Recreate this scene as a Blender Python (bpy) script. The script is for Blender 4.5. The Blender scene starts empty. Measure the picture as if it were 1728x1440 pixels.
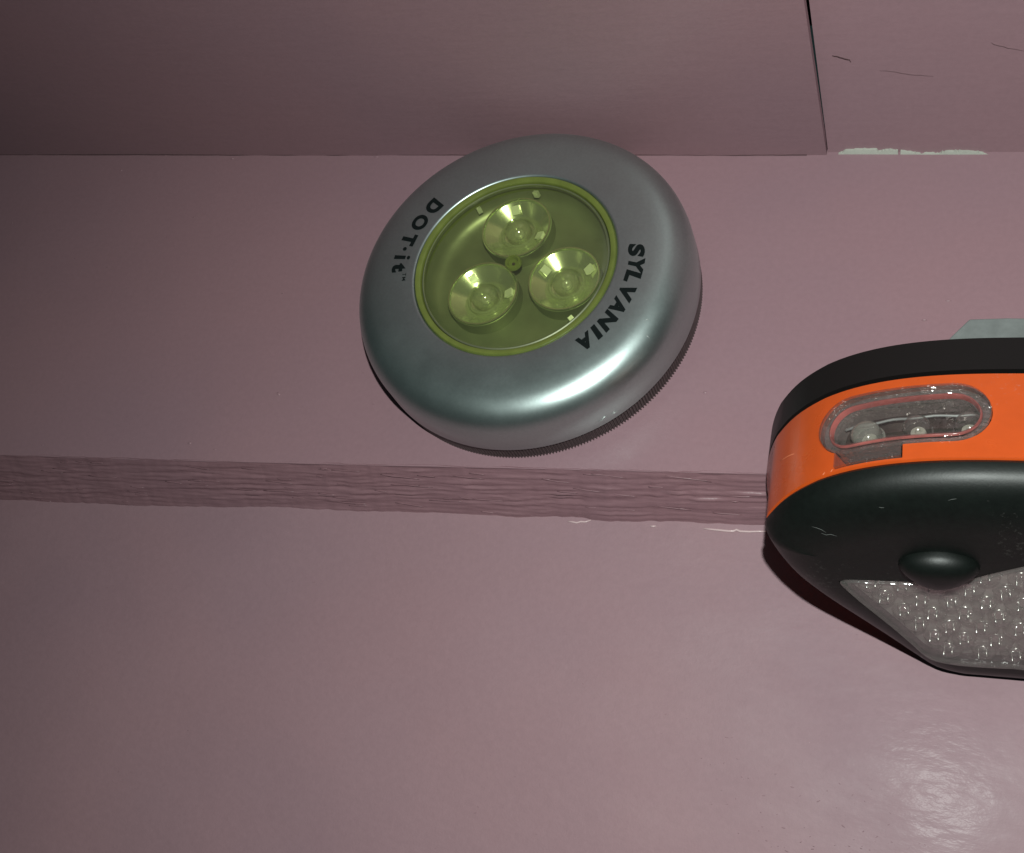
import bpy, bmesh, math, random
from mathutils import Vector, Matrix, noise, Euler
random.seed(7)
S = bpy.context.scene
MM = 0.001
F, H = 1950.0, 202.5                       # focal length in photo pixels, camera height over the board in mm
RX = Vector((0.93, 0.09, -0.36)); RY = Vector((0.23, -0.90, 0.38)); RZ = Vector((-0.29, -0.43, -0.85))
# exact board frame seen from the camera (rows: board x, y, z in camera axes right / down / forward)
n_ = Vector((1535.1-864, 1711.6-720, F)).normalized()
l_ = Vector((0, F, 459.0))
X_ = l_.cross(n_).normalized(); Z_ = -n_; Y_ = Z_.cross(X_)
# ------------------------------------------------------------------ camera
cd = bpy.data.cameras.new('camera'); cam = bpy.data.objects.new('camera', cd); S.collection.objects.link(cam)
cd.sensor_fit = 'HORIZONTAL'; cd.sensor_width = 36; cd.lens = F/1728*36; cd.clip_start = 0.01; cd.clip_end = 50
right = Vector((X_.x, Y_.x, Z_.x)); up = -Vector((X_.y, Y_.y, Z_.y)); fwd = Vector((X_.z, Y_.z, Z_.z))
m = Matrix((right, up, -fwd)).transposed().to_4x4(); m.translation = Vector((0, 0, H*MM)); cam.matrix_world = m
S.camera = cam
# ------------------------------------------------------------------ world, lamp, exposure
w = bpy.data.worlds.new('World'); S.world = w; w.use_nodes = True
w.node_tree.nodes['Background'].inputs[0].default_value = (0.42, 0.80, 0.80, 1)
w.node_tree.nodes['Background'].inputs[1].default_value = 0.023
ld = bpy.data.lights.new('flash_lamp', 'SPOT'); lo = bpy.data.objects.new('flash_lamp', ld); S.collection.objects.link(lo)
LP = Vector((5, 21, 240))
lo.location = LP*MM
ld.energy = 2.62; ld.color = (0.93, 1.0, 0.95); ld.shadow_soft_size = 0.0022
ld.spot_size = math.radians(150); ld.spot_blend = 1.0
lo.rotation_euler = (Vector((0, 72, 0))-LP).to_track_quat('-Z', 'Y').to_euler()
S.view_settings.view_transform = 'Standard'; S.view_settings.look = 'None'; S.view_settings.exposure = 0; S.view_settings.gamma = 1
S.cycles.max_bounces = 10; S.cycles.transparent_max_bounces = 24; S.cycles.sample_clamp_indirect = 6
# ------------------------------------------------------------------ helpers
def ray(px, py):
    return right*(px-864) - up*(py-720) + fwd*F
def at(px, py, z=0.0):
    r = ray(px, py); return Vector((0, 0, H)) + r*((z-H)/r.z)
def on_plane(px, py, p0, nn):
    r = ray(px, py); o = Vector((0, 0, H)); return o + r*((p0-o).dot(nn)/r.dot(nn))
def link(name, me, mat=None, parent=None, smooth=True, **props):
    o = bpy.data.objects.new(name, me); S.collection.objects.link(o)
    if mat: me.materials.append(mat)
    if smooth is not None:
        for p in me.polygons: p.use_smooth = bool(smooth)
        if smooth and smooth is not True:
            me.set_sharp_from_angle(angle=math.radians(smooth))
    if parent: o.parent = parent
    for k, v in props.items(): o[k] = v
    return o
def mk(name, verts, faces, mat=None, parent=None, smooth=True, **props):
    me = bpy.data.meshes.new(name)
    me.from_pydata([(v[0]*MM, v[1]*MM, v[2]*MM) for v in verts], [], faces); me.update()
    bm = bmesh.new(); bm.from_mesh(me); bmesh.ops.recalc_face_normals(bm, faces=bm.faces); bm.to_mesh(me); bm.free()
    return link(name, me, mat, parent, smooth, **props)
def empty(name, loc, rot=(0, 0, 0), **props):
    o = bpy.data.objects.new(name, None); S.collection.objects.link(o)
    o.location = Vector(loc)*MM; o.rotation_euler = rot; o.empty_display_size = 0.01
    for k, v in props.items(): o[k] = v
    return o
def lathe(profile, n=128, cx=0, cy=0, close=False, rfun=None):
    V, Fc = [], []
    for k in range(n):
        a = 2*math.pi*k/n
        for i, (r, z) in enumerate(profile):
            rr = rfun(r, z, k, i) if rfun else r
            V.append((cx+rr*math.cos(a), cy+rr*math.sin(a), z))
    m_ = len(profile); e = m_ if close else m_-1
    for k in range(n):
        for i in range(e):
            j = (i+1) % m_; k2 = (k+1) % n
            Fc.append((k*m_+i, k2*m_+i, k2*m_+j, k*m_+j))
    return V, Fc
def loft(rings, cap0=True, cap1=True):
    n = len(rings[0]); V = [p for r in rings for p in r]; Fc = []
    for i in range(len(rings)-1):
        for k in range(n):
            k2 = (k+1) % n; Fc.append((i*n+k, i*n+k2, (i+1)*n+k2, (i+1)*n+k))
    if cap0: Fc.append(tuple(range(n))[::-1])
    if cap1: Fc.append(tuple((len(rings)-1)*n+k for k in range(n)))
    return V, Fc
def tube(path, r, n=8, closed=False, taper=False):
    V, Fc = [], []; L = len(path); path = [Vector(p) for p in path]
    for i, p in enumerate(path):
        a = path[(i-1) % L] if closed or i > 0 else p; b = path[(i+1) % L] if closed or i < L-1 else p
        t = (b-a).normalized(); u = t.cross(Vector((0.1, 0.2, 1))).normalized(); v = t.cross(u)
        rr = r*(max(0.15, math.sin(math.pi*(i+0.5)/L)**0.4) if taper else 1)
        for k in range(n):
            g = 2*math.pi*k/n; V.append(p+u*rr*math.cos(g)+v*rr*math.sin(g))
    for i in range(L if closed else L-1):
        j = (i+1) % L
        for k in range(n):
            k2 = (k+1) % n; Fc.append((i*n+k, i*n+k2, j*n+k2, j*n+k))
    if not closed: Fc.append(tuple(range(n))); Fc.append(tuple((L-1)*n+k for k in range(n)))
    return V, Fc
def volume(me):
    bm = bmesh.new(); bm.from_mesh(me); v = abs(bm.calc_volume(signed=True)); bm.free(); return v
def boolean(o, cutter):
    """cut a pocket; the solver is tried with either winding until material is really taken away"""
    big = Matrix.Scale(1000, 4); cutter.data.transform(big); o.data.transform(big)
    before = volume(o.data); best = None
    for flip_a in (False, True):
        for flip_c in (False, True):
            for sv in ('FAST', 'EXACT'):
                a, c = o.copy(), cutter.copy(); a.data, c.data = o.data.copy(), cutter.data.copy()
                S.collection.objects.link(a); S.collection.objects.link(c)
                if flip_a: a.data.flip_normals()
                if flip_c: c.data.flip_normals()
                md = a.modifiers.new('cut', 'BOOLEAN'); md.object = c; md.operation = 'DIFFERENCE'; md.solver = sv
                bpy.context.view_layer.update(); dg = bpy.context.evaluated_depsgraph_get()
                me = bpy.data.meshes.new_from_object(a.evaluated_get(dg)); v = volume(me)
                if before*0.5 < v < before*0.9999 and (best is None or v < best[0]): best = (v, me)
                bpy.data.objects.remove(a); bpy.data.objects.remove(c)
    me = best[1] if best else o.data
    me.transform(Matrix.Scale(MM, 4)); o.data = me
    bm = bmesh.new(); bm.from_mesh(me); bmesh.ops.recalc_face_normals(bm, faces=bm.faces); bm.to_mesh(me); bm.free()
    bpy.data.objects.remove(cutter)
    me.set_sharp_from_angle(angle=math.radians(35))
# ------------------------------------------------------------------ materials
def mat(name):
    mt = bpy.data.materials.new(name); mt.use_nodes = True; nt = mt.node_tree
    return mt, nt, nt.nodes, nt.links, nt.nodes['Principled BSDF']
def noise_node(nt, scale, detail=3, rough=0.5, vec=None, stretch=None, coord='Object'):
    N, Lk = nt.nodes, nt.links
    tc = N.new('ShaderNodeTexCoord'); mp = N.new('ShaderNodeMapping'); nz = N.new('ShaderNodeTexNoise')
    Lk.new(tc.outputs[coord], mp.inputs[0]); Lk.new(mp.outputs[0], nz.inputs['Vector'])
    if stretch: mp.inputs['Scale'].default_value = stretch
    nz.inputs['Scale'].default_value = scale; nz.inputs['Detail'].default_value = detail; nz.inputs['Roughness'].default_value = rough
    return nz
def ramp(nt, src, stops):
    r = nt.nodes.new('ShaderNodeValToRGB'); nt.links.new(src, r.inputs[0])
    el = r.color_ramp.elements
    while len(el) < len(stops): el.new(0.5)
    for e, (p, c) in zip(el, stops): e.position = p; e.color = (*c, 1) if len(c) == 3 else c
    return r
def paint(name, base, relief=1.0, rough=0.36, streak=(1, 1, 1), coat=0.0):
    mt, nt, N, Lk, P = mat(name)
    c1 = noise_node(nt, 14, 3); c2 = noise_node(nt, 900, 2)
    mx = N.new('ShaderNodeMix'); mx.data_type = 'RGBA'; mx.blend_type = 'MIX'
    r1 = ramp(nt, c1.outputs[0], [(0.35, [base[0]*0.95, base[1]*0.97, base[2]*0.99]), (0.65, [base[0]*1.04, base[1]*1.02, base[2]*1.01])])
    r2 = ramp(nt, c2.outputs[0], [(0.3, (0.95, 0.95, 0.95)), (0.7, (1.0, 1.0, 1.0))])
    mx.blend_type = 'MULTIPLY'; mx.inputs[0].default_value = 1
    Lk.new(r1.outputs[0], mx.inputs[6]); Lk.new(r2.outputs[0], mx.inputs[7]); Lk.new(mx.outputs[2], P.inputs['Base Color'])
    P.inputs['Roughness'].default_value = rough
    if coat: P.inputs['Coat Weight'].default_value = coat; P.inputs['Coat Roughness'].default_value = 0.17
    ro = noise_node(nt, 38, 5, 0.65, stretch=(0.5, 1, 1)); rm = N.new('ShaderNodeMapRange'); rm.inputs['From Min'].default_value = 0.3; rm.inputs['From Max'].default_value = 0.7
    rm.inputs['To Min'].default_value = rough-0.07; rm.inputs['To Max'].default_value = rough+0.10; Lk.new(ro.outputs[0], rm.inputs[0]); Lk.new(rm.outputs[0], P.inputs['Roughness'])
    b1 = noise_node(nt, 420*1.0, 4, 0.55, stretch=streak); b2 = noise_node(nt, 45, 3, 0.5); b3 = noise_node(nt, 2200, 2)
    bu = N.new('ShaderNodeBump'); bu.inputs['Distance'].default_value = 0.00022*relief; bu.inputs['Strength'].default_value = 0.7
    bv = N.new('ShaderNodeBump'); bv.inputs['Distance'].default_value = 0.0008*relief; bv.inputs['Strength'].default_value = 0.55
    bw = N.new('ShaderNodeBump'); bw.inputs['Distance'].default_value = 0.00004; bw.inputs['Strength'].default_value = 0.6
    Lk.new(b2.outputs[0], bv.inputs['Height']); Lk.new(b1.outputs[0], bu.inputs['Height']); Lk.new(b3.outputs[0], bw.inputs['Height'])
    Lk.new(bv.outputs[0], bu.inputs['Normal']); Lk.new(bu.outputs[0], bw.inputs['Normal']); Lk.new(bw.outputs[0], P.inputs['Normal'])
    if coat: Lk.new(bu.outputs[0], P.inputs['Coat Normal'])
    return mt
PINK = (0.318, 0.192, 0.217)
M_board = paint('pink_board_paint', PINK, 0.4, 0.36, (0.3, 1, 1))
M_lower = paint('pink_lower_paint', PINK, 0.62, 0.62, (0.45, 1, 1), coat=0.014)
M_wall = paint('pink_wall_shaded', (0.302, 0.180, 0.202), 0.35, 0.45, (0.3, 1, 1.6))  # same pink as the boards, lowered so the colour carries the walls' shade
def simple(name, col, rough=0.4, metal=0.0, bump=0.0, bscale=800, spec=None, var=0.0, stretch=None, dust=0.0):
    mt, nt, N, Lk, P = mat(name)
    P.inputs['Roughness'].default_value = rough; P.inputs['Metallic'].default_value = metal
    c = noise_node(nt, bscale*0.35, 3, 0.6)
    r = ramp(nt, c.outputs[0], [(0.3, [x*(1-var) for x in col]), (0.7, [min(1, x*(1+var)) for x in col])])
    Lk.new(r.outputs[0], P.inputs['Base Color'])
    if dust:
        dn = noise_node(nt, 1500, 2, 0.7); dn2 = noise_node(nt, 60, 3, 0.6); dm = N.new('ShaderNodeMath'); dm.operation = 'MULTIPLY'; Lk.new(dn.outputs[0], dm.inputs[0]); Lk.new(dn2.outputs[0], dm.inputs[1])
        dr = ramp(nt, dm.outputs[0], [(0.36, (0, 0, 0)), (0.44, (dust, dust, dust))]); mx = N.new('ShaderNodeMix'); mx.data_type = 'RGBA'
        Lk.new(dr.outputs[0], mx.inputs[0]); Lk.new(r.outputs[0], mx.inputs[6]); mx.inputs[7].default_value = (0.45, 0.43, 0.40, 1); Lk.new(mx.outputs[2], P.inputs['Base Color'])
        rn_ = noise_node(nt, 90, 4, 0.65); rr_ = N.new('ShaderNodeMapRange'); rr_.inputs['To Min'].default_value = rough-0.07; rr_.inputs['To Max'].default_value = rough+0.09
        Lk.new(rn_.outputs[0], rr_.inputs[0]); Lk.new(rr_.outputs[0], P.inputs['Roughness'])
    if spec is not None: P.inputs['Specular IOR Level'].default_value = spec
    if bump:
        b = noise_node(nt, bscale, 3, 0.6, stretch=stretch); bu = N.new('ShaderNodeBump'); bu.inputs['Distance'].default_value = bump; bu.inputs['Strength'].default_value = 1
        Lk.new(b.outputs[0], bu.inputs['Height']); Lk.new(bu.outputs[0], P.inputs['Normal'])
    return mt
def clear(name, tint, gloss_rough=0.05, amount=1.5, haze=0.0, hazecol=(0.6, 0.6, 0.6), bump=0.0, bscale=300):
    """thin clear plastic: tinted see-through, glossy by Fresnel, a little milky scatter"""
    mt = bpy.data.materials.new(name); mt.use_nodes = True; nt = mt.node_tree; N, Lk = nt.nodes, nt.links; N.clear()
    out = N.new('ShaderNodeOutputMaterial'); tr = N.new('ShaderNodeBsdfTransparent'); gl = N.new('ShaderNodeBsdfGlossy'); df = N.new('ShaderNodeBsdfDiffuse')
    fr = N.new('ShaderNodeLayerWeight'); fr.inputs[0].default_value = 0.5; pw = N.new('ShaderNodeMath'); pw.operation = 'POWER'; pw.inputs[1].default_value = 4.0; ma = N.new('ShaderNodeMath'); ma.operation = 'MULTIPLY_ADD'; ma.inputs[1].default_value = 0.85; ma.inputs[2].default_value = 0.04*(amount/1.5)**3; m1 = N.new('ShaderNodeMixShader'); m2 = N.new('ShaderNodeMixShader')
    tr.inputs[0].default_value = (*tint, 1); gl.inputs['Roughness'].default_value = gloss_rough; Lk.new(fr.outputs['Facing'], pw.inputs[0]); Lk.new(pw.outputs[0], ma.inputs[0])
    df.inputs[0].default_value = (*hazecol, 1); m1.inputs[0].default_value = haze
    nz = noise_node(nt, bscale, 2); bu = N.new('ShaderNodeBump'); bu.inputs['Distance'].default_value = max(bump, 1e-6); bu.inputs['Strength'].default_value = 1
    Lk.new(nz.outputs[0], bu.inputs['Height']); Lk.new(bu.outputs[0], gl.inputs['Normal']); Lk.new(bu.outputs[0], fr.inputs['Normal'])
    Lk.new(tr.outputs[0], m1.inputs[1]); Lk.new(df.outputs[0], m1.inputs[2])
    Lk.new(ma.outputs[0], m2.inputs[0]); Lk.new(m1.outputs[0], m2.inputs[1]); Lk.new(gl.outputs[0], m2.inputs[2]); Lk.new(m2.outputs[0], out.inputs[0])
    return mt
M_silver = simple('silver_paint', (0.42, 0.495, 0.485), 0.385, 0.95, 0.000006, 5000, var=0.05, dust=0.12)
M_ink = simple('black_ink', (0.004, 0.007, 0.007), 0.6, spec=0.15)
M_ribs = simple('dark_mauve_plastic', (0.085, 0.06, 0.062), 0.5, 0, 0.00001, 3000, var=0.15)
M_olive = simple('olive_plastic', (0.135, 0.165, 0.036), 0.3, 0, 0.00001, 900, var=0.12)
M_plate = simple('olive_reflector_plate', (0.20, 0.22, 0.13), 0.42, 0.5, 0.00004, 260, var=0.2)
M_cup = simple('polished_cup', (0.66, 0.70, 0.48), 0.17, 0.78, 0.00002, 420, var=0.1)
M_rim = simple('cup_rim', (0.75, 0.85, 0.55), 0.12, 0.9, 0.00002, 900)
M_glint = simple('pale_glint', (0.75, 0.8, 0.58), 0.2, 0.2, 0.00004, 900)  # pale tone standing for glints on the cup facets and window tabs
M_tint = clear('olive_clear_lens', (0.87, 0.91, 0.66), 0.06, 1.5, 0.08, (0.30, 0.35, 0.19), 0.00002, 200)
M_ledglass = clear('led_clear', (0.90, 0.93, 0.80), 0.08, 2.2, 0.30, (0.50, 0.53, 0.36), 0.00005, 700)
M_black = simple('black_rubber', (0.0045, 0.0065, 0.0055), 0.43, 0, 0.000012, 2600, var=0.2, spec=0.36, dust=0.05)
M_backblack = simple('black_back_plastic', (0.007, 0.0062, 0.006), 0.5, 0, 0.00001, 2600, spec=0.3)
M_orange = simple('orange_plastic', (0.58, 0.082, 0.012), 0.28, 0, 0.000008, 900, var=0.04, dust=0.10)
M_seam = simple('dark_red_seam', (0.05, 0.008, 0.005), 0.6)
M_tray = simple('grey_led_tray', (0.52, 0.49, 0.47), 0.4, 0.3, 0.00003, 700, var=0.12)
M_darktray = simple('dark_reflector', (0.075, 0.066, 0.058), 0.22, 0.5, 0.0001, 500, var=0.4)
M_clear = clear('clear_cover', (0.96, 0.95, 0.94), 0.09, 1.9, 0.10, (0.55, 0.51, 0.49), 0.0005, 330)
M_clearwin = clear('clear_window', (0.96, 0.93, 0.92), 0.05, 2.0, 0.03, (0.5, 0.42, 0.40), 0.0006, 420)
M_rimclear = clear('grey_clear_rim', (0.80, 0.76, 0.74), 0.12, 2.8, 0.34, (0.33, 0.295, 0.28), 0.0012, 480)
M_led = clear('clear_led', (0.93, 0.93, 0.92), 0.07, 2.1, 0.07, (0.5, 0.5, 0.48), 0.00004, 900)
M_milky = clear('milky_led', (0.85, 0.86, 0.82), 0.10, 1.9, 0.32, (0.45, 0.47, 0.42), 0.00004, 900)
M_chip = simple('led_chip', (0.55, 0.54, 0.46), 0.4, 0.2)
M_lead = simple('glint_lead', (0.85, 0.85, 0.83), 0.24, 0.85)  # bright posts added inside the panel LEDs to make upright glints
M_metal = simple('dull_grey_metal', (0.25, 0.275, 0.27), 0.5, 0.35, 0.00003, 900, var=0.12)
M_primer = simple('white_primer', (0.50, 0.52, 0.46), 0.7, 0, 0.00008, 900, var=0.08)
M_bead = simple('pale_paint_bead', (0.62, 0.46, 0.47), 0.25, 0, 0.00004, 900)
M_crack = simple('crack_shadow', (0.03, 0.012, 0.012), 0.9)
M_split = simple('old_split', (0.075, 0.038, 0.04), 0.9)
M_hair = simple('hairline', (0.22, 0.135, 0.145), 0.9)
# ------------------------------------------------------------------ the setting
WY = 158.6; GX = -31.7; STEP = -11.6
def top_y0(x): return 84.3+(x+33.9)*((84.3-69.63)/(-33.9+213.1)) if x > -118.7 else 76.86+(x+118.7)*((76.86-69.63)/(213.1-118.74))
def low_pt():  # the lower edge of the sawn step, measured at three places and carried on straight
    pts = [at(0, 845, STEP), at(300, 852.5, STEP), at(600, 862, STEP), at(1290, 886, STEP)]
    return pts
LPTS = low_pt()
def low_y0(x):
    for a, b in zip(LPTS, LPTS[1:]):
        if x <= b.x: return a.y+(x-a.x)*(b.y-a.y)/(b.x-a.x)
    a, b = LPTS[-2:]; return a.y+(x-a.x)*(b.y-a.y)/(b.x-a.x)
def top_y(x): return sum(top_y0(x+d) for d in range(-40, 41, 8))/11
def low_y(x): return sum(low_y0(x+d) for d in range(-40, 41, 8))/11
def sheet(name, xs, y0f, y1f, ny, z, mat_, thick, nz_amp=0.0, slope=0.0, **props):
    V, Fc = [], []
    for x in xs:
        a, b = y0f(x), y1f(x)
        for j in range(ny+1):
            y = a+(b-a)*j/ny
            V.append((x, y, z+slope*(y-low_y(x))+nz_amp*noise.noise(Vector((x*0.03, y*0.05, 3.1)))))
    n = ny+1; L = len(xs)
    for i in range(L-1):
        for j in range(ny): Fc.append((i*n+j, (i+1)*n+j, (i+1)*n+j+1, i*n+j+1))
    base = len(V)   # a skirt gives the board its thickness
    border = [i*n for i in range(L)]+[(L-1)*n+j for j in range(1, n)]+[i*n+n-1 for i in range(L-2, -1, -1)]+[j for j in range(n-2, 0, -1)]
    for b in border: V.append((V[b][0], V[b][1], z-thick))
    for k in range(len(border)):
        k2 = (k+1) % len(border); Fc.append((border[k2], border[k], base+k, base+k2))
    Fc.append(tuple(base+k for k in range(len(border))))
    return mk(name, V, Fc, mat_, None, 30, **props)
xs = [-430+i*4 for i in range(146)]
board = sheet('ledge_board', xs, lambda x: top_y(x)+0.25, lambda x: WY+8, 20, 0.0, M_board, 9.0, 0.25, kind='structure')
lower = sheet('lower_board', xs, lambda x: -170.0, lambda x: low_y(x)+6, 60, STEP, M_lower, 9.0, 0.5, 0.10, kind='structure')
# the rough sawn edge between the two boards
def fbm(v): return noise.fractal(v, 1.0, 2.0, 4)
V, Fc = [], []; nx, ny = 1500, 44
for i in range(nx+1):
    x = -400+549*i/nx
    yt = top_y(x)+0.35*fbm(Vector((x*0.11, 1.7, 0)))+0.10*noise.noise(Vector((x*0.5, 9, 0)))
    yb = low_y(x)+0.45*fbm(Vector((x*0.09, 7.7, 0)))+0.12*noise.noise(Vector((x*0.5, 5, 0)))
    a = Vector((x, yt+0.5, 0.10+0.12*noise.noise(Vector((x*0.15, 0, 4))))); b = Vector((x, yb-0.15, STEP-0.3))
    for j in range(ny+1):
        t = j/ny; p = a.lerp(b, t)
        w_ = math.sin(math.pi*min(1, max(0, t)))**0.5
        skew = t*10+x*0.012
        q = skew+0.35*noise.noise(Vector((x*0.03, t*2, 11)))
        d = 0.30*noise.noise(Vector((x*0.035, q*1.7, 2)))+0.55*max(0, noise.noise(Vector((x*0.10, q*4.2, 5)))-0.10)+0.24*noise.noise(Vector((x*0.07, q*11, 8)))
        p += Vector((0, -0.85, 0.5))*d*w_*1.05
        V.append(p)
for i in range(nx):
    for j in range(ny): Fc.append((i*(ny+1)+j, i*(ny+1)+j+1, (i+1)*(ny+1)+j+1, (i+1)*(ny+1)+j))
M_edge = paint('pink_edge_shaded', (0.275, 0.152, 0.172), 0.9, 0.40, (0.07, 2.2, 2.6), coat=0.12)  # same pink paint, darkened: the steep face's shade is in the colour
edge = mk('sawn_edge', V, Fc, M_edge, None, True, kind='structure')
random.seed(5); V, Fc = [], []
for _ in range(150):                                   # torn wood fibres lying along the cut
    x0 = random.uniform(-330, 20); ln = random.uniform(1.5, 8); t0 = random.uniform(0.05, 0.95); dt = random.uniform(0.0, 0.012)
    path = []
    for k in range(7):
        x = x0+ln*k/6; t = min(0.97, t0+dt*ln*k/6)
        a = Vector((x, top_y(x)+0.3, 0.05)); b = Vector((x, low_y(x)-0.1, STEP-0.2)); p = a.lerp(b, t)
        path.append(p+Vector((0, -0.85, 0.5))*(0.10+0.05*math.sin(k*1.3+x0)+0.06*math.sin(math.pi*k/6)))
    v, f = tube(path, random.uniform(0.07, 0.14), 5, taper=True); o = len(V); V += v; Fc += [tuple(o+i for i in q) for q in f]
mk('wood_fibres', V, Fc, M_edge, edge, True, kind='stuff')
# walls above the ledge
def slab(name, p00, p10, p11, p01, nn, thick, nu, nv, amp, mat_, **props):
    V, Fc = [], []; p00, p10, p11, p01, nn = map(Vector, (p00, p10, p11, p01, nn)); nn.normalize()
    for i in range(nu+1):
        for j in range(nv+1):
            u, v = i/nu, j/nv
            p = p00.lerp(p10, u).lerp(p01.lerp(p11, u), v)
            V.append(p+nn*amp*noise.noise(p*0.03))
    m_ = (nu+1)*(nv+1)
    for i in range(nu):
        for j in range(nv):
            a = i*(nv+1)+j; Fc.append((a, a+nv+1, a+nv+2, a+1))
    b0 = len(V)
    border = [i*(nv+1) for i in range(nu+1)]+[nu*(nv+1)+j for j in range(1, nv+1)]+[i*(nv+1)+nv for i in range(nu-1, -1, -1)]+[j for j in range(nv-1, 0, -1)]
    for k in border: V.append(V[k]-nn*thick)
    for k in range(len(border)):
        k2 = (k+1) % len(border); Fc.append((border[k2], border[k], b0+k, b0+k2))
    Fc.append(tuple(b0+k for k in range(len(border))))
    return mk(name, V, Fc, mat_, None, 30, **props)
wn = Vector((0, -1, 0.02))
lt = on_plane(1357, 0, Vector((0, WY, 0)), Vector((0, -1, 0)))   # where the open joint leaves the picture
tx = (lt.x-GX)/lt.z
HT = 130
slab('left_wall', (-430, WY, -2), (GX, WY, -2), (GX+tx*(HT+2), WY, HT), (-430, WY, HT), (0, -1, 0), 1.6, 60, 16, 0.25, M_wall, kind='structure')
lean = math.radians(13)
rn = Vector((0, -math.cos(lean), math.sin(lean)))
gap0, gap1 = 0.25, -4.7
wall_r = slab('right_wall', (GX+gap0, WY+0.5, -1), (150, WY+0.5, -1), (150, WY+0.5+math.sin(lean)*HT, HT*math.cos(lean)), (GX+tx*HT+gap1, WY+0.5+math.sin(lean)*HT, HT*math.cos(lean)), rn, 1.6, 40, 16, 0.2, M_wall, kind='structure')
slab('gap_shade_sheet', (-60, WY+40, -4), (10, WY+40, -4), (10, WY+40, HT), (-60, WY+40, HT), (0, -1, 0), 2, 2, 2, 0, M_crack, kind='structure')  # dark sheet behind the open joint, its near-black standing for the shade inside
# flaked paint, cracks and beads
bot = [(1411, 263.5), (1440, 264), (1480, 264), (1518, 264.5), (1550, 266), (1582, 268), (1620, 268), (1650, 266), (1692, 264)]
top = [(1413, 262), (1427, 254.5), (1455, 253), (1479, 253.5), (1482, 257), (1499, 254), (1515, 255.5), (1520, 255), (1540, 258.5), (1554, 260.5), (1582, 260), (1600, 256.5), (1622, 256), (1650, 258), (1668, 261), (1690, 263)]
P0 = Vector((0, WY+0.5, 0))
def chip(name, top, bot, parent):
    def rough(pts, amp):
        out = []
        for (a, b), (c, d) in zip(pts, pts[1:]):
            for k in range(7): t = k/7; out.append((a+(c-a)*t, b+(d-b)*t+(amp*noise.noise(Vector((a+(c-a)*t, 3.3, 0))*0.35) if k or a != pts[0][0] else 0)))
        return out+[pts[-1]]
    top, bot = rough(top, 2.2), rough(bot, 1.0)
    poly = [on_plane(x, y, P0+rn*0.28, rn) for x, y in top]+[on_plane(x, y, P0+rn*0.28, rn) for x, y in bot[::-1]]
    poly = [p+Vector((0, 0, 0)) for p in poly]
    n = len(poly); V = poly+[p-rn*0.6 for p in poly]
    Fc = [tuple(range(n)), tuple(range(n, 2*n))[::-1]]+[(k, (k+1) % n, n+(k+1) % n, n+k) for k in range(n)]
    return mk(name, V, Fc, M_primer, parent, False)
chip('paint_chip', top[:7], [b for b in bot[:4]][:-1]+[(1516, 264.4)], wall_r)
chip('paint_chip', [(1519.5, 255.5)]+top[8:], [(1519.5, 264.6)]+bot[4:], wall_r)
def crack(pts, r, parent, mt_=None):
    path = [on_plane(x, y, P0+rn*0.22, rn) for x, y in pts]
    path = [p+Vector((0.12*noise.noise(p*3), 0, 0.16*noise.noise(p*2.2+Vector((5, 1, 2))))) for a, b in zip(path, path[1:]) for p in (a, a.lerp(b, .33), a.lerp(b, .66))]+[path[-1]]
    V, Fc = tube(path, r, 5, taper=True); return mk('crack', V, Fc, mt_ or M_crack, parent, True)
crack([(1404, 94), (1412, 95.5), (1420, 98), (1428, 100), (1433, 101), (1436, 105)], 0.09, wall_r, M_split)
crack([(1484, 119), (1497, 119.5), (1515, 122), (1535, 126), (1556, 127), (1575, 129)], 0.035, wall_r, M_hair)
crack([(1672, 72), (1678, 75), (1700, 81), (1728, 86)], 0.035, wall_r, M_hair)
path = []
for k in range(260):
    x = -300+k*1.02; path.append((x, WY-0.02+0.10*noise.noise(Vector((x*0.13, 2, 2))), 0.10+0.12*noise.noise(Vector((x*0.4, 6, 1)))))
V, Fc = tube(path, 0.11, 6); mk('joint_line', V, Fc, M_split, board, True)
for pts, r in (([(1187, 892), (1200, 893.5), (1215, 895), (1230, 896.5), (1238, 896.5), (1243, 894), (1249, 897), (1265, 897.5), (1280, 897), (1300, 897)], 0.26),
               ([(958, 880), (966, 881), (974, 882.5), (980, 880.5), (988, 881), (997, 878)], 0.2), ([(1097, 888), (1102, 888.5), (1107, 888)], 0.2)):
    V, Fc = tube([at(x, y, STEP+0.05) for x, y in pts], r, 8, taper=True)
    mk('paint_bead', V, Fc, M_bead, lower, True)
# little nicks, crumbs and raised paint specks that catch the flash
random.seed(11)
def speck(px, py, z, r, mt_, parent, el=2.0, rot=0):
    c = at(px, py, z); V, Fc = [], []
    if z < -5: c = at(px, py, STEP+0.10*(c.y-low_y(c.x))); c.z += 0.01
    for i in range(4):
        a = math.pi*0.5*i/4
        for k in range(8):
            g = 2*math.pi*k/8; x = r*el*math.cos(a)*math.cos(g)*(1+0.3*random.random()); y = r*math.cos(a)*math.sin(g)
            V.append(c+Vector((x*math.cos(rot)-y*math.sin(rot), x*math.sin(rot)+y*math.cos(rot), r*0.8*math.sin(a))))
    V.append(c+Vector((0, 0, r*0.8)))
    for i in range(3):
        for k in range(8): Fc.append((i*8+k, i*8+(k+1) % 8, (i+1)*8+(k+1) % 8, (i+1)*8+k))
    for k in range(8): Fc.append((24+k, 24+(k+1) % 8, 32))
    return V, Fc
def specks(name, lst, mt_, parent):
    V, Fc = [], []
    for a in lst:
        v, f = speck(*a); o = len(V); V += v; Fc += [tuple(o+i for i in q) for q in f]
    return mk(name, V, Fc, mt_, parent, True, kind='stuff')
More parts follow.
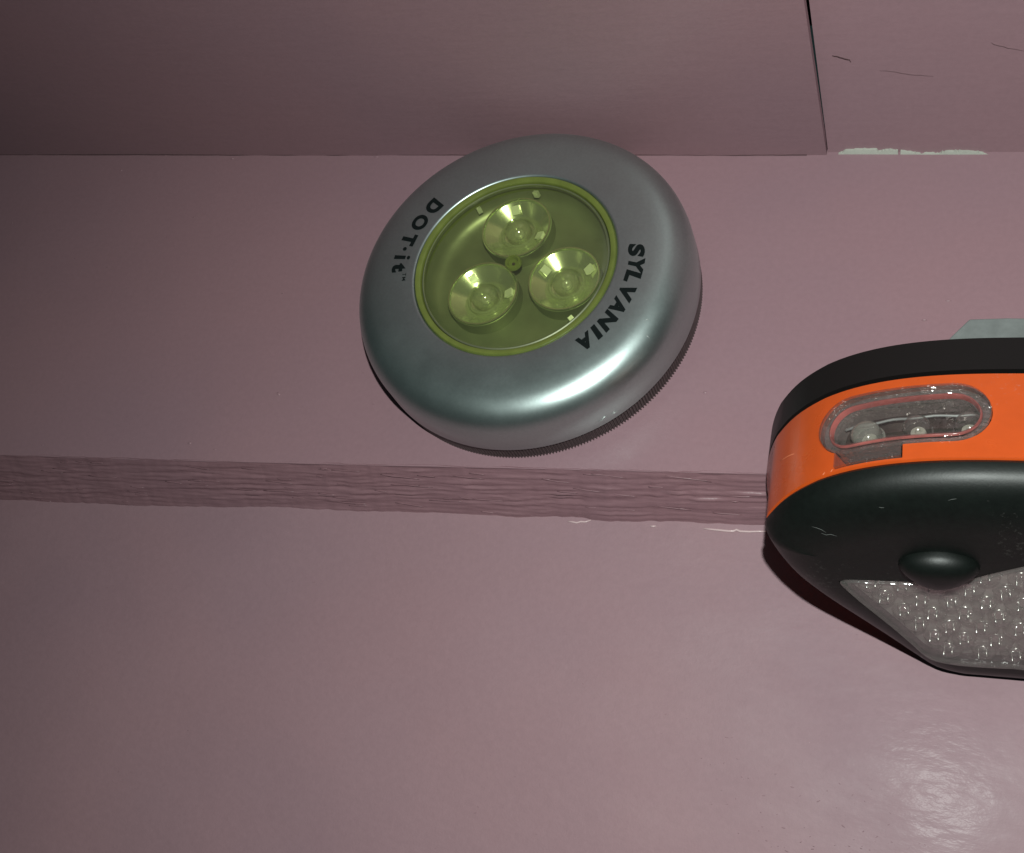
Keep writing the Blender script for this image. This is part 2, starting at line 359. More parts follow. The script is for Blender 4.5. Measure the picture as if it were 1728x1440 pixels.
lst = [(205, 288, 0, 0.3, 0, 0, 1, 0.5), (280, 262, 0, 0.2, 0, 0, 2, 0), (392, 268, 0, 0.25, 0, 0, 1.6, 0.2), (635, 265, 0, 0.25, 0, 0, 2, 0), (470, 665, 0, 0.35, 0, 0, 1.6, -0.6), (320, 748, 0, 0.3, 0, 0, 1.5, 0.2),
       (1190, 663, 0, 0.3, 0, 0, 1.3, 0.3), (1560, 540, 0, 0.2, 0, 0, 2.2, 0.1), (1600, 508, 0, 0.2, 0, 0, 2.6, 0.1), (575, 438, 0, 0.2, 0, 0, 1, 0.1)]
lst += [(random.uniform(20, 1250), random.uniform(275, 760), 0, random.uniform(0.06, 0.16), 0, 0, random.uniform(1, 3), random.uniform(-.5, .5)) for _ in range(50)]
specks('paint_specks', lst, M_board, board)
lst = []
for _ in range(260):
    px = 1728-abs(random.gauss(0, 330)); py = 1470-abs(random.gauss(0, 150))
    lst.append((px, py, STEP+0.15, random.uniform(0.03, 0.09), 0, 0, random.uniform(1.0, 4), random.uniform(-0.5, 0.8)))
for _ in range(90):
    lst.append((random.uniform(100, 1728), random.uniform(930, 1440), STEP+0.1, random.uniform(0.03, 0.07), 0, 0, random.uniform(1, 4), random.uniform(-.4, .4)))
specks('paint_specks', lst, M_lower, lower)
# ------------------------------------------------------------------ round push light
PC = Vector((-87.7, 118.3, 0.15))
puck = empty('push_light', PC, label='round silver push light with olive window and three bulbs, stuck on the pink ledge', category='push light')
prof = [(33.2, 0), (35.85, 0), (35.85, 4.5), (33.2, 4.5)]
NT = 340
V, Fc = lathe(prof, NT*4, close=True, rfun=lambda r, z, k, i: r-(0.38 if (i in (1, 2) and k % 4 in (2, 3)) else 0))
mk('ribbed_base', V, Fc, M_ribs, puck, False)
prof = [(34.9, 4.5), (35.98, 4.15), (36.15, 4.4), (36.1, 10.2), (35.85, 12.0), (35.2, 13.6), (34.2, 14.9), (32.9, 15.85), (31.4, 16.45), (29.8, 16.75), (28.2, 16.9), (26.0, 17.0), (23.8, 17.0), (21.75, 16.9), (21.45, 16.6), (21.45, 13.0), (34.0, 13.0 - 1.5), (34.6, 8)]
def smoothp(pr, k=3):
    out = []
    for i in range(len(pr)-1):
        p0 = pr[max(0, i-1)]; p1 = pr[i]; p2 = pr[i+1]; p3 = pr[min(len(pr)-1, i+2)]
        for j in range(k):
            t = j/k
            out.append(tuple(0.5*((2*p1[c])+(-p0[c]+p2[c])*t+(2*p0[c]-5*p1[c]+4*p2[c]-p3[c])*t*t+(-p0[c]+3*p1[c]-3*p2[c]+p3[c])*t**3) for c in (0, 1)))
    out.append(pr[-1]); return out
outer = smoothp(prof[3:14], 4)
V, Fc = lathe(prof[:3]+outer+prof[14:], 256, close=True)
mk('silver_housing', V, Fc, M_silver, puck, 50)
# olive ring and window
ring = [(21.42, 13), (21.42, 16.75), (21.2, 17.05), (20.9, 17.1), (20.2, 16.75), (20.05, 16.4), (20.05, 13)]
V, Fc = lathe(ring, 192, close=True); mk('olive_ring', V, Fc, M_olive, puck, 40)
ring = [(19.9, 15.7), (19.9, 16.35), (19.7, 16.5), (19.45, 16.4), (19.45, 15.7)]
V, Fc = lathe(ring, 160, close=True); mk('inner_ring', V, Fc, M_plate, puck, 40)
dome = [(20.0, 16.2), (19.6, 16.45), (18.5, 16.75), (15, 17.2), (10, 17.6), (5, 17.8), (0.01, 17.86)]
V, Fc = lathe(dome, 128); mk('window_lens', V, Fc, M_tint, puck, True)
plate = [(20.2, 14.5), (19.6, 12.4), (18.4, 11.2), (16.5, 10.7), (0.01, 10.6)]
V, Fc = lathe(plate, 128); plate_o = mk('reflector_plate', V, Fc, M_plate, puck, True)
V, Fc = lathe([(1.75, 16.4), (1.75, 17.0), (1.55, 17.35), (1.2, 17.35), (0.9, 16.7), (0.01, 16.5)], 48); post = mk('centre_post', V, Fc, M_olive, puck, 40)
V, Fc = lathe([(0.35, 16.4), (0.3, 16.8), (0.01, 16.85)], 24, 0.1, -0.2); mk('screw', V, Fc, M_crack, post, 40)
cupm = domem = None
for q, ang in enumerate((106, 226, -14)):
    cx, cy = ((-2.65, 10.3), (-6.1, -6.0), (10.6, -1.6))[q]
    pr = [(6.85, 13.8), (6.75, 14.1), (6.55, 14.0), (6.3, 13.8), (3.5, 11.5), (3.3, 11.4), (0.01, 11.35)]
    if cupm is None:
        V, Fc = lathe(pr, 96); cup = mk('reflector_cup', V, Fc, M_cup, puck, 50); cupm = cup.data
        V, Fc = lathe([(7.0, 10.6), (7.0, 14.0), (6.85, 14.0), (6.85, 10.6)], 96, close=True); mk('cup_holder', V, Fc, M_plate, cup, 50)
        V, Fc = lathe([(6.95, 14.0), (6.95, 14.25), (6.8, 14.45), (6.55, 14.45), (6.4, 14.2), (6.4, 14.0)], 96, close=True); rimm = mk('cup_rim', V, Fc, M_rim, cup, 50).data
        pr2 = [(2.5, 11.4), (2.5, 13.0)]+[(2.5*math.cos(t), 13.0+2.3*math.sin(t)) for t in [math.pi/2*i/10 for i in range(1, 10)]]+[(0.01, 15.3)]
        V, Fc = lathe(pr2, 48); domem = mk('bulb', V, Fc, M_ledglass, cup, True).data
        V, Fc = lathe([(3.55, 11.6), (3.5, 12.7), (3.3, 12.9), (3.05, 12.7), (3.05, 11.6)], 64, close=True); collm = mk('bulb_collar', V, Fc, M_ledglass, cup, 40).data
        V, Fc = lathe([(0.9, 11.5), (0.9, 12.2), (0.7, 12.35), (0.01, 12.3)], 24); chipm = mk('bulb_chip', V, Fc, M_chip, cup, 40).data
        # three tilted plates for the cup's bright facets; pale colour stands for glint
        cl = []
        for k in range(3):
            b = math.radians(90+120*k+18)
            c = Vector((4.9*math.cos(b), 4.9*math.sin(b), 13.2)); ex = Vector((-math.sin(b), math.cos(b), 0)); er = Vector((math.cos(b), math.sin(b), 0.62)).normalized(); en = ex.cross(er)
            V = [c+ex*sx*0.75+er*sr*0.9+en*sn*0.28 for sx in (-1, 1) for sr in (-1, 1) for sn in (-1, 1)]
            V[1] += er*0.5; V[7] -= ex*0.3
            clm = mk('facet', V, [(0, 1, 3, 2), (4, 6, 7, 5), (0, 4, 5, 1), (2, 3, 7, 6), (0, 2, 6, 4), (1, 5, 7, 3)], M_ledglass if k == 1 else M_glint, cup, False); cl.append(clm.data)
        cup.scale = (1.09, 1.09, 1)
        cup.location = Vector((cx, cy, 0))*MM; cup.rotation_euler.z = 0
    else:
        c2 = cup.copy(); S.collection.objects.link(c2); c2.location = Vector((cx, cy, 0))*MM; c2.rotation_euler.z = math.radians(23*q)
        for ch in list(cup.children):
            c3 = ch.copy(); S.collection.objects.link(c3); c3.parent = c2
# small tabs at the window's edge, bright glints put into their pale colour
for ang in (98-8, 130, -38):
    a = math.radians(ang); c = Vector((18.6*math.cos(a), 18.6*math.sin(a), 14.6)); ex = Vector((-math.sin(a), math.cos(a), 0)); er = Vector((math.cos(a), math.sin(a), 0))
    V = [c+ex*sx*0.5+er*sr*0.5+Vector((0, 0, sz*0.9-0.3*sr)) for sx in (-1, 1) for sr in (-1, 1) for sz in (-1, 1)]
    mk('glint_tab', V, [(0, 1, 3, 2), (4, 6, 7, 5), (0, 4, 5, 1), (2, 3, 7, 6), (0, 2, 6, 4), (1, 5, 7, 3)], M_glint, puck, False)
# lettering, bent round the face
def glyph(ch, offset, shear, size, name='tmp'):
    c = bpy.data.curves.new(name, 'FONT'); c.body = ch; c.size = 1.0; c.offset = offset; c.resolution_u = 6
    c.align_x = 'CENTER'; o = bpy.data.objects.new(name, c); S.collection.objects.link(o)
    bpy.context.view_layer.update(); dg = bpy.context.evaluated_depsgraph_get()
    me = bpy.data.meshes.new_from_object(o.evaluated_get(dg))
    vs = [v.co.copy() for v in me.vertices]; fs = [tuple(p.vertices) for p in me.polygons]
    bpy.data.objects.remove(o); bpy.data.meshes.remove(me); bpy.data.curves.remove(c)
    return vs, fs
def face_z(r):
    pts = sorted(set((a, b) for a, b in outer if b > 12 and a < 36.2))
    for (a, b), (c, d) in zip(pts, pts[1:]):
        if a <= r <= c: return b+(d-b)*(r-a)/(c-a+1e-9)
    return 17.0
def bend(name, letters, radius, inward, mat_, parent):
    """letters: (char, angle, height, width, bold, shear, baseline shift)"""
    V, Fc = [], []
    for ch, ang, hgt, wid, bold, shear, sh in letters:
        vs, fs = glyph(ch, bold, shear, 1)
        x0, x1 = min(v.x for v in vs), max(v.x for v in vs); y0, y1 = min(v.y for v in vs), max(v.y for v in vs)
        o = len(V)
        for v in vs:
            y = ((v.y-y0)/(y1-y0)-0.5)*hgt; x = ((v.x-x0)/(x1-x0)-0.5)*wid+shear*y
            if inward: r = radius-(y+sh); a = math.radians(ang)+x/radius
            else: r = radius+(y+sh); a = math.radians(ang)-x/radius
            V.append((r*math.cos(a), r*math.sin(a), face_z(r)+0.05))
        Fc += [tuple(o+i for i in f) for f in fs]
    me = bpy.data.meshes.new(name); me.from_pydata([tuple(c*MM for c in v) for v in V], [], Fc); me.update()
    return link(name, me, mat_, parent, False)
b = 0.058
bend('brand_lettering', [('S', 8.6, 3.4, 2.95, b, 0.22, -0.3), ('Y', 1.2, 3.3, 3.6, b, 0.22, 0), ('L', -5.4, 3.3, 2.75, b, 0.22, 0), ('V', -13.0, 3.3, 3.5, b, 0.22, 0),
     ('A', -20.6, 3.3, 3.5, b, 0.22, 0), ('N', -28.6, 3.3, 3.5, b, 0.22, 0), ('I', -35.5, 3.3, 1.15, b, 0.22, 0), ('A', -42.0, 3.3, 3.5, b, 0.22, 0)], 25.75, False, M_ink, puck)
bend('model_lettering', [('D', 148.4, 3.6, 3.3, b, 0.0, 0.0), ('O', 158.9, 3.6, 3.9, b*0.8, 0.0, 0.0), ('T', 169.3, 3.3, 3.1, b, 0.0, -0.1), ('.', 174.7, 0.9, 0.9, 0.0, 0.0, 0.0),
     ('i', 179.5, 3.7, 1.0, 0.012, 0.0, 0.1), ('t', 185.4, 3.2, 2.2, b, 0.0, 0.0), ('T', 189.6, 0.8, 0.75, 0.01, 0.0, 1.5), ('M', 192.2, 0.8, 0.95, 0.01, 0.0, 1.5)], 25.3, True, M_ink, puck)
# ------------------------------------------------------------------ lantern
LS = 1.0175                                            # lantern scale that sets its foot on the lower board
B = Vector((0, 0, H))+(Vector((9.6, 75.61, -46.12))-Vector((0, 0, H)))*LS; LR = (-0.25742, 0.0, 0.07406)
A_, BB, CZ, NN = 41.0, 35.1, 49.3, 2.81
T1, T2 = -7.3, -24.4
lamp = empty('work_light', B, LR, label='orange and black LED work light leaning at the right edge of the ledge', category='work light')
lamp.scale = (LS, LS, LS)
half = [(-8, 29.7), (-12.4, 31.2), (-15.9, 34.5), (-19.8, 39.5), (-24.5, 45), (-29.1, 50.1), (-32.7, 54.6), (-35.3, 58.7), (-37.3, 63.2), (-38.6, 68.2)]
def arch(n, x0=-38.9):
    out = []
    t0 = math.acos(abs(x0/A_)**(NN/2))
    for i in range(n):
        t = t0+(math.pi/2-t0)*i/(n-1)
        out.append((-A_*math.cos(t)**(2/NN), CZ+BB*math.sin(t)**(2/NN)))
    return out
arc = arch(44, -38.95)
hl = [(0, 29.7)]+smoothp(half+arc[1:2], 4)[:-1]+arc[1:]
hl[-1] = (0, CZ+BB)
OUT = hl+[(-x, z) for x, z in hl[1:-1][::-1]]         # closed outline, clockwise from the bottom
for _ in range(14):
    OUT = [((OUT[i-1][0]+2*p[0]+OUT[(i+1) % len(OUT)][0])/4, (OUT[i-1][1]+2*p[1]+OUT[(i+1) % len(OUT)][1])/4) if 33 < p[1] < 78 else p for i, p in enumerate(OUT)]
def resample(poly, n):
    L = [0.0]
    for i in range(len(poly)): a, b = poly[i], poly[(i+1) % len(poly)]; L.append(L[-1]+math.hypot(b[0]-a[0], b[1]-a[1]))
    out, k = [], 0
    for j in range(n):
        d = L[-1]*j/n
        while L[k+1] < d: k += 1
        t = (d-L[k])/(L[k+1]-L[k]+1e-12); a, b = poly[k], poly[(k+1) % len(poly)]
        out.append((a[0]+(b[0]-a[0])*t, a[1]+(b[1]-a[1])*t))
    return out
OUT = resample(OUT, 160)
NO = len(OUT)
ON = []
for i in range(NO):
    a, b_ = OUT[i-1], OUT[(i+1) % NO]; t = Vector((b_[0]-a[0], b_[1]-a[1])).normalized(); ON.append(Vector((-t.y, t.x)))
cen = Vector((0, 60))
ON = [n if n.dot(Vector(OUT[i])-cen) > 0 else -n for i, n in enumerate(ON)]
for _ in range(8): ON = [(ON[i-1]+ON[i]*2+ON[(i+1) % NO]).normalized() for i in range(NO)]
def sm(a, b, t):
    t = max(0, min(1, (t-a)/(b-a))); return t*t*(3-2*t)
def wide(x, z):                                        # behind the front shell the sides run straight down before they draw in
    if z >= 68.5 or abs(x) < 0.01: return x
    se = A_*(1-(max(z-CZ, 0)/BB)**NN)**(1/NN); t = sm(34, 50, z)
    return math.copysign(abs(x)+(se-abs(x))*t, x)
def outline(y, inset=0.0, topx=1.0):
    r = []
    wq = 1-sm(14, 29, -y)
    for (x, z), n in zip(OUT, ON):
        x = x+(wide(x, z)-x)*wq
        k = inset*(1+topx*sm(54, 84, z)); X, Z = x-n.x*k, z-n.y*k
        if Z < 48:                                     # the hull draws in towards the back
            q = 0.66+0.34*sm(0, 24, -y) if y > -24 else 1.0
            Z = 48-(48-Z)*q
        r.append((X, y, Z))
    return r
V, Fc = loft([outline(1.2, 5), outline(0.7, 1.6), outline(0.0, 0.35), outline(-0.6, 0.0), outline(T1+0.5, 0.0), outline(T1+0.12, 0.0)])
mk('back_shell', V, Fc, M_backblack, lamp, 40)
V, Fc = loft([outline(T1+0.15, 0.75), outline(T1-0.3, 0.75)]); mk('seam', V, Fc, M_seam, lamp, 40)
rr = [(-24.3, 0.9), (-24.5, 0.15), (-25.2, -0.1), (-26.5, 0.05), (-27.6, 0.45), (-28.5, 1.0), (-29.3, 1.8), (-30.0, 2.9), (-30.45, 4.0), (-30.7, 5.0), (-30.8, 5.9)]
V, Fc = loft([outline(y, i, 0.7) for y, i in rr])
front = mk('front_shell', V, Fc, M_black, lamp, 40)
# lens panel pocket in the front shell
lh = [(0, 37.3), (-5.5, 36.9), (-10.1, 37.1), (-13.5, 38.4), (-16.5, 43), (-19.7, 48.1), (-24.2, 54.7), (-27, 59.4), (-26.6, 60.5), (-25, 60.9), (-19.6, 61.1), (-14.3, 61.4), (-9.2, 62.3), (-4.3, 65.1), (0, 67.5)]
lh = smoothp(lh, 4)
LO = lh+[(-x, z) for x, z in lh[1:-1][::-1]]
def lens_ring(y, s): return [(x*s, y, 50+(z-50)*s) for x, z in LO]
V, Fc = loft([lens_ring(-28.3, 1.0), lens_ring(-33, 1.0)])
boolean(front, mk('c', V, Fc, None, lamp, False))
V, Fc = loft([lens_ring(-28.25, 0.995), lens_ring(-28.5, 0.995)]); tray = mk('led_panel', V, Fc, M_tray, lamp, 40)
V, Fc = loft([lens_ring(-30.1, 0.992), lens_ring(-30.9, 0.992), lens_ring(-31.2, 0.975)])
mk('panel_cover', V, Fc, M_clear, tray, 40)
def inside(x, z, poly):
    c = False
    for i in range(len(poly)):
        (x1, z1), (x2, z2) = poly[i-1], poly[i]
        if (z1 > z) != (z2 > z) and x < (x2-x1)*(z-z1)/(z2-z1)+x1: c = not c
    return c
poly_s = [(x*0.9, 50+(z-50)*0.88) for x, z in LO]
ledm = None
def led_mesh(r, l, n=20):
    pr = [(r*1.12, 0), (r*1.12, 0.35), (r, 0.4), (r, l)]+[(r*math.cos(t), l+r*0.62*math.sin(t)) for t in [math.pi/2*i/7 for i in range(1, 7)]]+[(0.01, l+r*0.62)]
    return lathe(pr, n)
for row in range(8):
    for col in range(-5, 6):
        x = (col+0.5*(row % 2))*5.0; z = 39.0+row*3.7
        if not inside(x, z, poly_s) : continue
        if ledm is None:
            V, Fc = led_mesh(1.85, 0.7); o = mk('led', V, Fc, M_led, tray, 40); ledm = o.data
            V, Fc = lathe([(1.2, 0.02), (1.2, 0.25), (1.0, 0.3), (0.01, 0.3)], 12)
            for qx, qh, qw in ((-0.7, 1.9, 0.14), (0.55, 1.5, 0.22)):
                v_, f_ = lathe([(qw, 0.2), (qw, qh), (0.01, qh+0.05)], 8, qx, 0.1); o_ = len(V); V += v_; Fc += [tuple(o_+q for q in f) for f in f_]; cm_ = mk('led_chip', V, Fc, M_lead, tray, True); chm = cm_.data
        else:
            o = bpy.data.objects.new('led', ledm); S.collection.objects.link(o); o.parent = tray
            cm_ = bpy.data.objects.new('led_chip', chm); S.collection.objects.link(cm_); cm_.parent = tray
        for q in (o, cm_):
            q.location = Vector((x+random.uniform(-.5, .5), -28.5, z+random.uniform(-.4, .4)))*MM; q.rotation_euler = (math.pi/2+random.uniform(-.14, .14), random.uniform(-.12, .12), random.uniform(-.1, .1))
# push button
pr = [(6.3, 0), (6.3, 0.5), (5.9, 1.3), (4.9, 2.1), (3.4, 2.7), (1.6, 3.0), (0.01, 3.05)]
V, Fc = lathe(smoothp(pr, 3), 64); bt = mk('button', V, Fc, M_black, lamp, 50); bt.location = Vector((-12.3, -30.6, 66.2))*MM; bt.rotation_euler = (math.pi/2, 0, 0); bt.scale = (0.92, 0.72, 1)
for v in bt.data.vertices:                             # flatter above, tapering to a blunt point below
    t = v.co.y/(6.3*MM)
    if t < 0: v.co.x *= 1-0.38*abs(t)**1.3*1.0; v.co.y *= 1.10
    else: v.co.y *= 0.80
# window over the three end bulbs, bent to the curve of the band
ARC = [(x, z) for x, z in OUT if z > 68 and x <= 0.01]; ARC = [p for p in ARC]
cum = [0]
for a, b_ in zip(ARC, ARC[1:]): cum.append(cum[-1]+math.hypot(b_[0]-a[0], b_[1]-a[1]))
def surf(s, v, hgt):
    s = max(cum[0], min(cum[-1]-1e-6, s))
    for i in range(len(cum)-1):
        if cum[i] <= s <= cum[i+1]: break
    t = (s-cum[i])/(cum[i+1]-cum[i]); a, b_ = ARC[i], ARC[i+1]
    def tan(k):
        k = max(1, min(len(ARC)-2, k)); return Vector((ARC[k+1][0]-ARC[k-1][0], ARC[k+1][1]-ARC[k-1][1])).normalized()
    tg = tan(i).lerp(tan(i+1), t).normalized(); nn = Vector((-tg.y, tg.x))
    return Vector((a[0]+(b_[0]-a[0])*t+nn.x*hgt, v, a[1]+(b_[1]-a[1])*t+nn.y*hgt))
def s_of_x(x):
    for i in range(len(ARC)-1):
        if ARC[i][0] <= x <= ARC[i+1][0]: return cum[i]+(cum[i+1]-cum[i])*(x-ARC[i][0])/(ARC[i+1][0]-ARC[i][0]+1e-9)
sL, sR = s_of_x(-30.0), s_of_x(-5.4); v0, v1 = -21.2, -10.2
sc_, vc = (sL+sR)/2, (v0+v1)/2; HL, HW = (sR-sL)/2, (v1-v0)/2
def stadium(inset, hgt, n=20):
    r = HW-inset; pts = []
    for k in range(n+1):
        t = -math.pi/2+math.pi*k/n; pts.append(surf(sc_+HL-HW+r*math.cos(t), vc+r*math.sin(t), hgt))
    m_ = 14
    for k in range(1, m_): pts.append(surf(sc_+(HL-HW)*(1-2*k/m_), vc+r, hgt))
    for k in range(n+1):
        t = math.pi/2+math.pi*k/n; pts.append(surf(sc_-(HL-HW)+r*math.cos(t), vc+r*math.sin(t), hgt))
    for k in range(1, m_): pts.append(surf(sc_-(HL-HW)*(1-2*k/m_), vc-r, hgt))
    return pts
sT0, sT1 = s_of_x(-27.4), s_of_x(-17.7)
def tab(h0, h1, a0, a1, y0, y1, n=10):
    V, Fc = [], []
    for k in range(n+1):
        s = a0+(a1-a0)*k/n
        for v, hh in ((y0, h0), (y1, h0), (y1, h1), (y0, h1)): V.append(surf(s, v, hh))
    for k in range(n):
        for j in range(4): Fc.append((k*4+j, k*4+(j+1) % 4, (k+1)*4+(j+1) % 4, (k+1)*4+j))
    Fc += [(0, 1, 2, 3), (n*4+3, n*4+2, n*4+1, n*4)]
    return V, Fc
# orange band: a loft whose top carries a patch with the window's opening cut in it
import mathutils.geometry as mg
VT = -24.15
rings_b = [(T1-0.05, 0.8), (T1-0.3, 0.4), (T1-0.8, 0.0), (VT, 0.0), (-24.42, 0.35)]
Vb, Fb = loft([outline(y, i) for y, i in rings_b])
iA = min(range(NO), key=lambda k: abs(OUT[k][0]+33.5)+(0 if OUT[k][1] > 68.6 else 99)); iB = min(range(NO), key=lambda k: abs(OUT[k][0]+2.0)+(0 if OUT[k][1] > 68.6 else 99))
iA, iB = min(iA, iB), max(iA, iB)
skip = set()
for k in range(iA, iB): skip.add((2*NO+k, 2*NO+k+1, 3*NO+k+1, 3*NO+k))
Fb = [f for f in Fb if f not in skip]
a0 = s_of_x(OUT[iA][0]); a1 = s_of_x(OUT[iB][0])
svals = [s_of_x(OUT[k][0]) for k in range(iA, iB+1)]
y0_, y1_ = VT, T1-0.8
hole = []
N_ = 20
for k in range(N_+1):
    t = -math.pi/2+math.pi*k/N_; hole.append((sc_+HL-HW+HW*math.cos(t), vc+HW*math.sin(t)))
for k in range(1, 14): hole.append((sc_+(HL-HW)*(1-2*k/14), vc+HW))
for k in range(N_+1):
    t = math.pi/2+math.pi*k/N_; p = (sc_-(HL-HW)+HW*math.cos(t), vc+HW*math.sin(t))
    if not (p[1] < vc and p[0] > sT0): hole.append(p)
tb = -23.75
cc = sc_-(HL-HW); hole += [(sT0, vc-math.sqrt(max(0, HW**2-(sT0-cc)**2)))]+[(sT0, tb)]+[(sT0+(sT1-sT0)*k/8, tb) for k in range(1, 9)]+[(sT1, v0)]
for k in range(1, 14):
    q = sc_-(HL-HW)*(1-2*k/14)
    if q > sT1+0.1: hole.append((q, v0))
border = [(q, y0_) for q in svals]+[(a1, y0_+(y1_-y0_)*k/16) for k in range(1, 16)]+[(q, y1_) for q in svals[::-1]]+[(a0, y1_+(y0_-y1_)*k/16) for k in range(1, 16)]
pts = [Vector(p) for p in border]+[Vector(p) for p in hole]
nb, nh = len(border), len(hole)
eds = [(k, (k+1) % nb) for k in range(nb)]+[(nb+k, nb+(k+1) % nh) for k in range(nh)]
for iu in range(1, 48):
    for iv in range(1, 22):
        p = Vector((a0+(a1-a0)*iu/48, y0_+(y1_-y0_)*iv/22))
        if not inside(p.x, p.y, hole) and min((p-Vector(h_)).length for h_ in hole) > 0.3: pts.append(p)
rv, re, rf = mg.delaunay_2d_cdt(pts, eds, [], 0, 1e-6)[:3]
o_ = len(Vb); Vb = list(Vb)+[surf(p.x, p.y, 0) for p in rv]
for f in rf:
    c_ = sum((rv[k] for k in f), Vector((0, 0)))/len(f)
    if not inside(c_.x, c_.y, hole) and a0 < c_.x < a1: Fb.append(tuple(o_+k for k in f))
o_ = len(Vb)
for hgt in (0.0, -4.6): Vb += [surf(p[0], p[1], hgt) for p in hole]
for k in range(nh): Fb.append((o_+k, o_+(k+1) % nh, o_+nh+(k+1) % nh, o_+nh+k))
me = bpy.data.meshes.new('orange_band'); me.from_pydata([tuple(c*MM for c in v) for v in Vb], [], Fb)
bm = bmesh.new(); bm.from_mesh(me); bmesh.ops.remove_doubles(bm, verts=bm.verts, dist=2e-6); bmesh.ops.recalc_face_normals(bm, faces=bm.faces); bm.to_mesh(me); bm.free()
band = link('orange_band', me, M_orange, lamp, 40)
V, Fc = tab(-2.3, 0.5, sT0+0.1, sT1-0.1, tb+0.08, -20.4)
def stack(name, rings, mt_, parent, caps=(False, True)):
    V_, F_ = loft([stadium(i, h_) for i, h_ in rings], *caps); return mk(name, V_, F_, mt_, parent, 60)
floor = stack('end_lamp_reflector', [(0.05, -3.9), (0.05, -4.4)], M_darktray, lamp, (True, True))
mk('cover_tab', V, Fc, M_clearwin, floor, 40)
stack('window_cover', [(0.08, -0.6), (0.08, 0.35), (0.25, 0.75), (0.6, 0.95), (1.05, 0.75), (1.35, 0.30), (1.7, 0.15), (2.0, 0.35), (2.25, 0.40), (2.6, 0.25), (3.6, 0.3)], M_clearwin, floor)
stack('window_rim', [(0.3, -3.9), (0.3, -0.6), (0.9, -0.4), (1.5, -0.7), (1.8, -1.6), (2.1, -3.8)], M_rimclear, floor, (False, False))
stack('rim_lining', [(0.06, 0.05), (0.06, -3.9)], M_rimclear, floor, (False, False))
stack('rim_shelf', [(0.06, -0.9), (1.3, -0.9)], M_rimclear, floor, (False, False))
ridge = simple('pink_clear_ridge', (0.36, 0.10, 0.09), 0.2, 0, 0.00005, 500, var=0.3)
stack('inner_ridge', [(1.35, -0.45), (1.5, -0.15), (1.65, -0.12), (1.75, -0.4), (1.7, -1.2), (1.4, -1.2)], ridge, floor, (False, False))
V, Fc = tube([surf(sc_-HL+3+(2*HL-5)*k/20, vc+1.5+0.12*math.sin(k), -2.4) for k in range(21)], 0.22, 8); mk('reflector_ridge', V, Fc, M_metal, floor, True)
for k, (x, mt_, r) in enumerate(((-24.0, M_milky, 2.3), (-16.2, M_led, 2.0), (-8.6, M_led, 2.1))):
    s = s_of_x(x); V, Fc = led_mesh(r, 1.9, 28)
    o = mk('end_bulb', V, Fc, mt_, floor, 50); p = surf(s, vc-0.5, -3.9); q = surf(s, vc-0.5, -2.9)
    o.location = p*MM; o.rotation_euler = (q-p).to_track_quat('Z', 'Y').to_euler()
    V, Fc = lathe([(1.2, 0.02), (1.1, 0.4), (0.5, 0.5), (0.3, 1.0), (0.01, 1.05)], 16); c_ = mk('bulb_chip', V, Fc, M_chip, floor, False); c_.location = o.location; c_.rotation_euler = o.rotation_euler
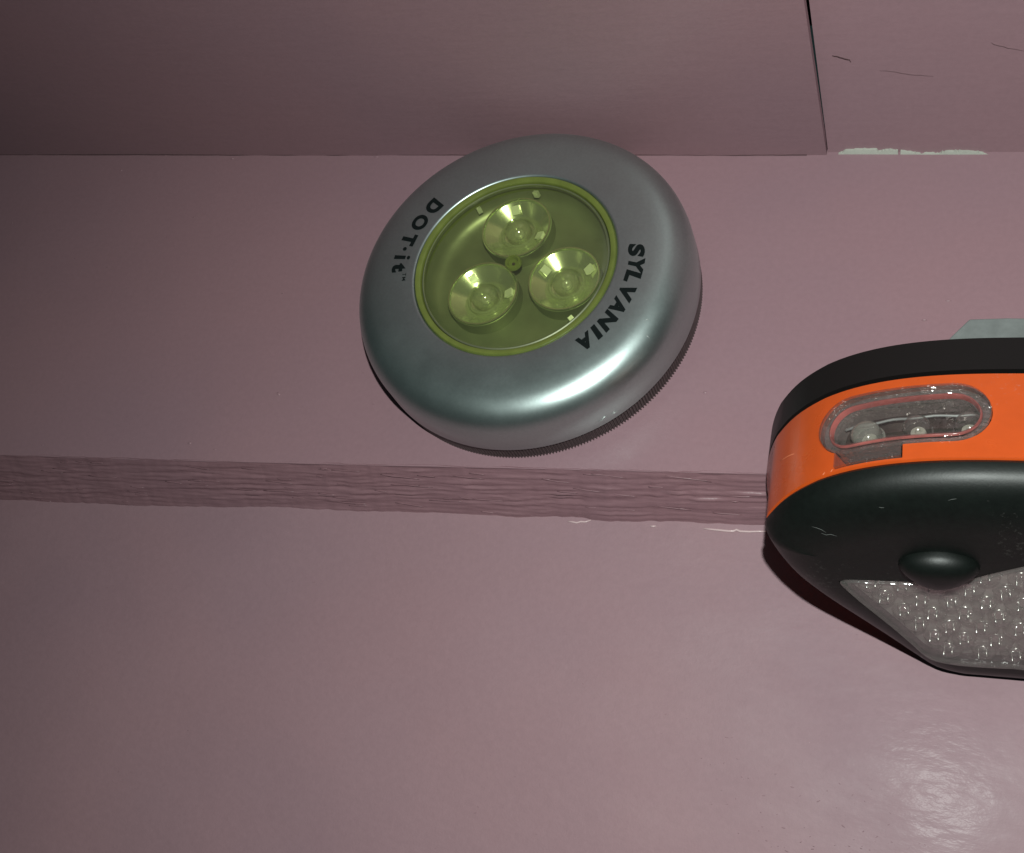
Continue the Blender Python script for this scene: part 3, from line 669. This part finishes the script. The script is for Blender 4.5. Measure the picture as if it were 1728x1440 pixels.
# small scratches and scuffs, laid on the surfaces they mark
from mathutils.bvhtree import BVHTree
def scratch(target, parent, pts, r, mt_):
    bpy.context.view_layer.update(); mw = target.matrix_world
    me = target.data; bt_ = BVHTree.FromPolygons([mw @ v.co for v in me.vertices], [tuple(p.vertices) for p in me.polygons])
    path = []
    o = Vector((0, 0, H))*MM
    for x, y in pts:
        hit, nn, _, _ = bt_.ray_cast(o, ray(x, y).normalized())
        if hit: path.append(parent.matrix_world.inverted() @ hit / MM)
    if len(path) > 2:
        V, Fc = tube(path, r, 5, taper=True); mk('scratch', V, Fc, mt_, parent, True)
M_scuff = simple('pale_scuff', (0.09, 0.095, 0.09), 0.6)
M_oscuff = simple('orange_scuff', (0.80, 0.30, 0.16), 0.5)
M_sscuff = simple('silver_scuff', (0.62, 0.66, 0.64), 0.35, 0.6)
for p_ in ([(1370, 889), (1378, 891), (1386, 894), (1394, 899)], [(1386, 900), (1394, 903), (1402, 902), (1412, 905)], [(1483, 856), (1487, 857), (1492, 857)], [(1600, 845), (1606, 843), (1614, 842)]):
    scratch(front, lamp, p_, 0.05, M_scuff)
for p_ in ([(1316, 778), (1322, 775), (1330, 770), (1340, 766)], [(1385, 806), (1389, 801), (1392, 797)], [(1400, 800), (1403, 795), (1405, 792)]):
    scratch(band, lamp, p_, 0.05, M_oscuff)
sil = [c_ for c_ in puck.children if c_.name.startswith('silver_housing')][0]
for p_ in ([(1032, 700), (1038, 696), (1044, 694)], [(1010, 712), (1016, 709), (1020, 704), (1026, 703)], [(1088, 541), (1092, 539), (1096, 540)], [(1090, 566), (1094, 569), (1097, 571)]):
    scratch(sil, puck, p_, 0.06, M_sscuff)
# ------------------------------------------------------------------ metal plate behind the lantern
pl = [at(1585, 590, 2.2), at(1607, 566, 2.2), at(1636, 538.5, 2.2), at(1700, 536.5, 2.2), at(1810, 538, 2.2), at(1850, 600, 2.2)]
n = len(pl)
plate_root = empty('metal_plate', (pl[0].x, pl[0].y, 0), label='dull grey metal plate with a clipped corner behind the orange work light', category='metal plate')
o0 = Vector((pl[0].x, pl[0].y, 0))
def prism(poly, z0, z1):
    V = [Vector((p.x, p.y, z1))-o0 for p in poly]+[Vector((p.x, p.y, z0))-o0 for p in poly]; k = len(poly)
    return V, [tuple(range(k)), tuple(range(k, 2*k))[::-1]]+[(i, (i+1) % k, k+(i+1) % k, k+i) for i in range(k)]
V, Fc = prism(pl, 0.3, 2.2); o = mk('foot_plate', V, Fc, M_metal, plate_root, False)
bv = o.modifiers.new('bevel', 'BEVEL'); bv.width = 0.00025; bv.segments = 2
tg = [Vector((8, 103, 0)), Vector((26, 104, 0)), Vector((26, 105.5, 0)), Vector((8, 104.5, 0))]
V, Fc = prism(tg, 2.2, 26); mk('upright_tongue', V, Fc, M_metal, plate_root, False)
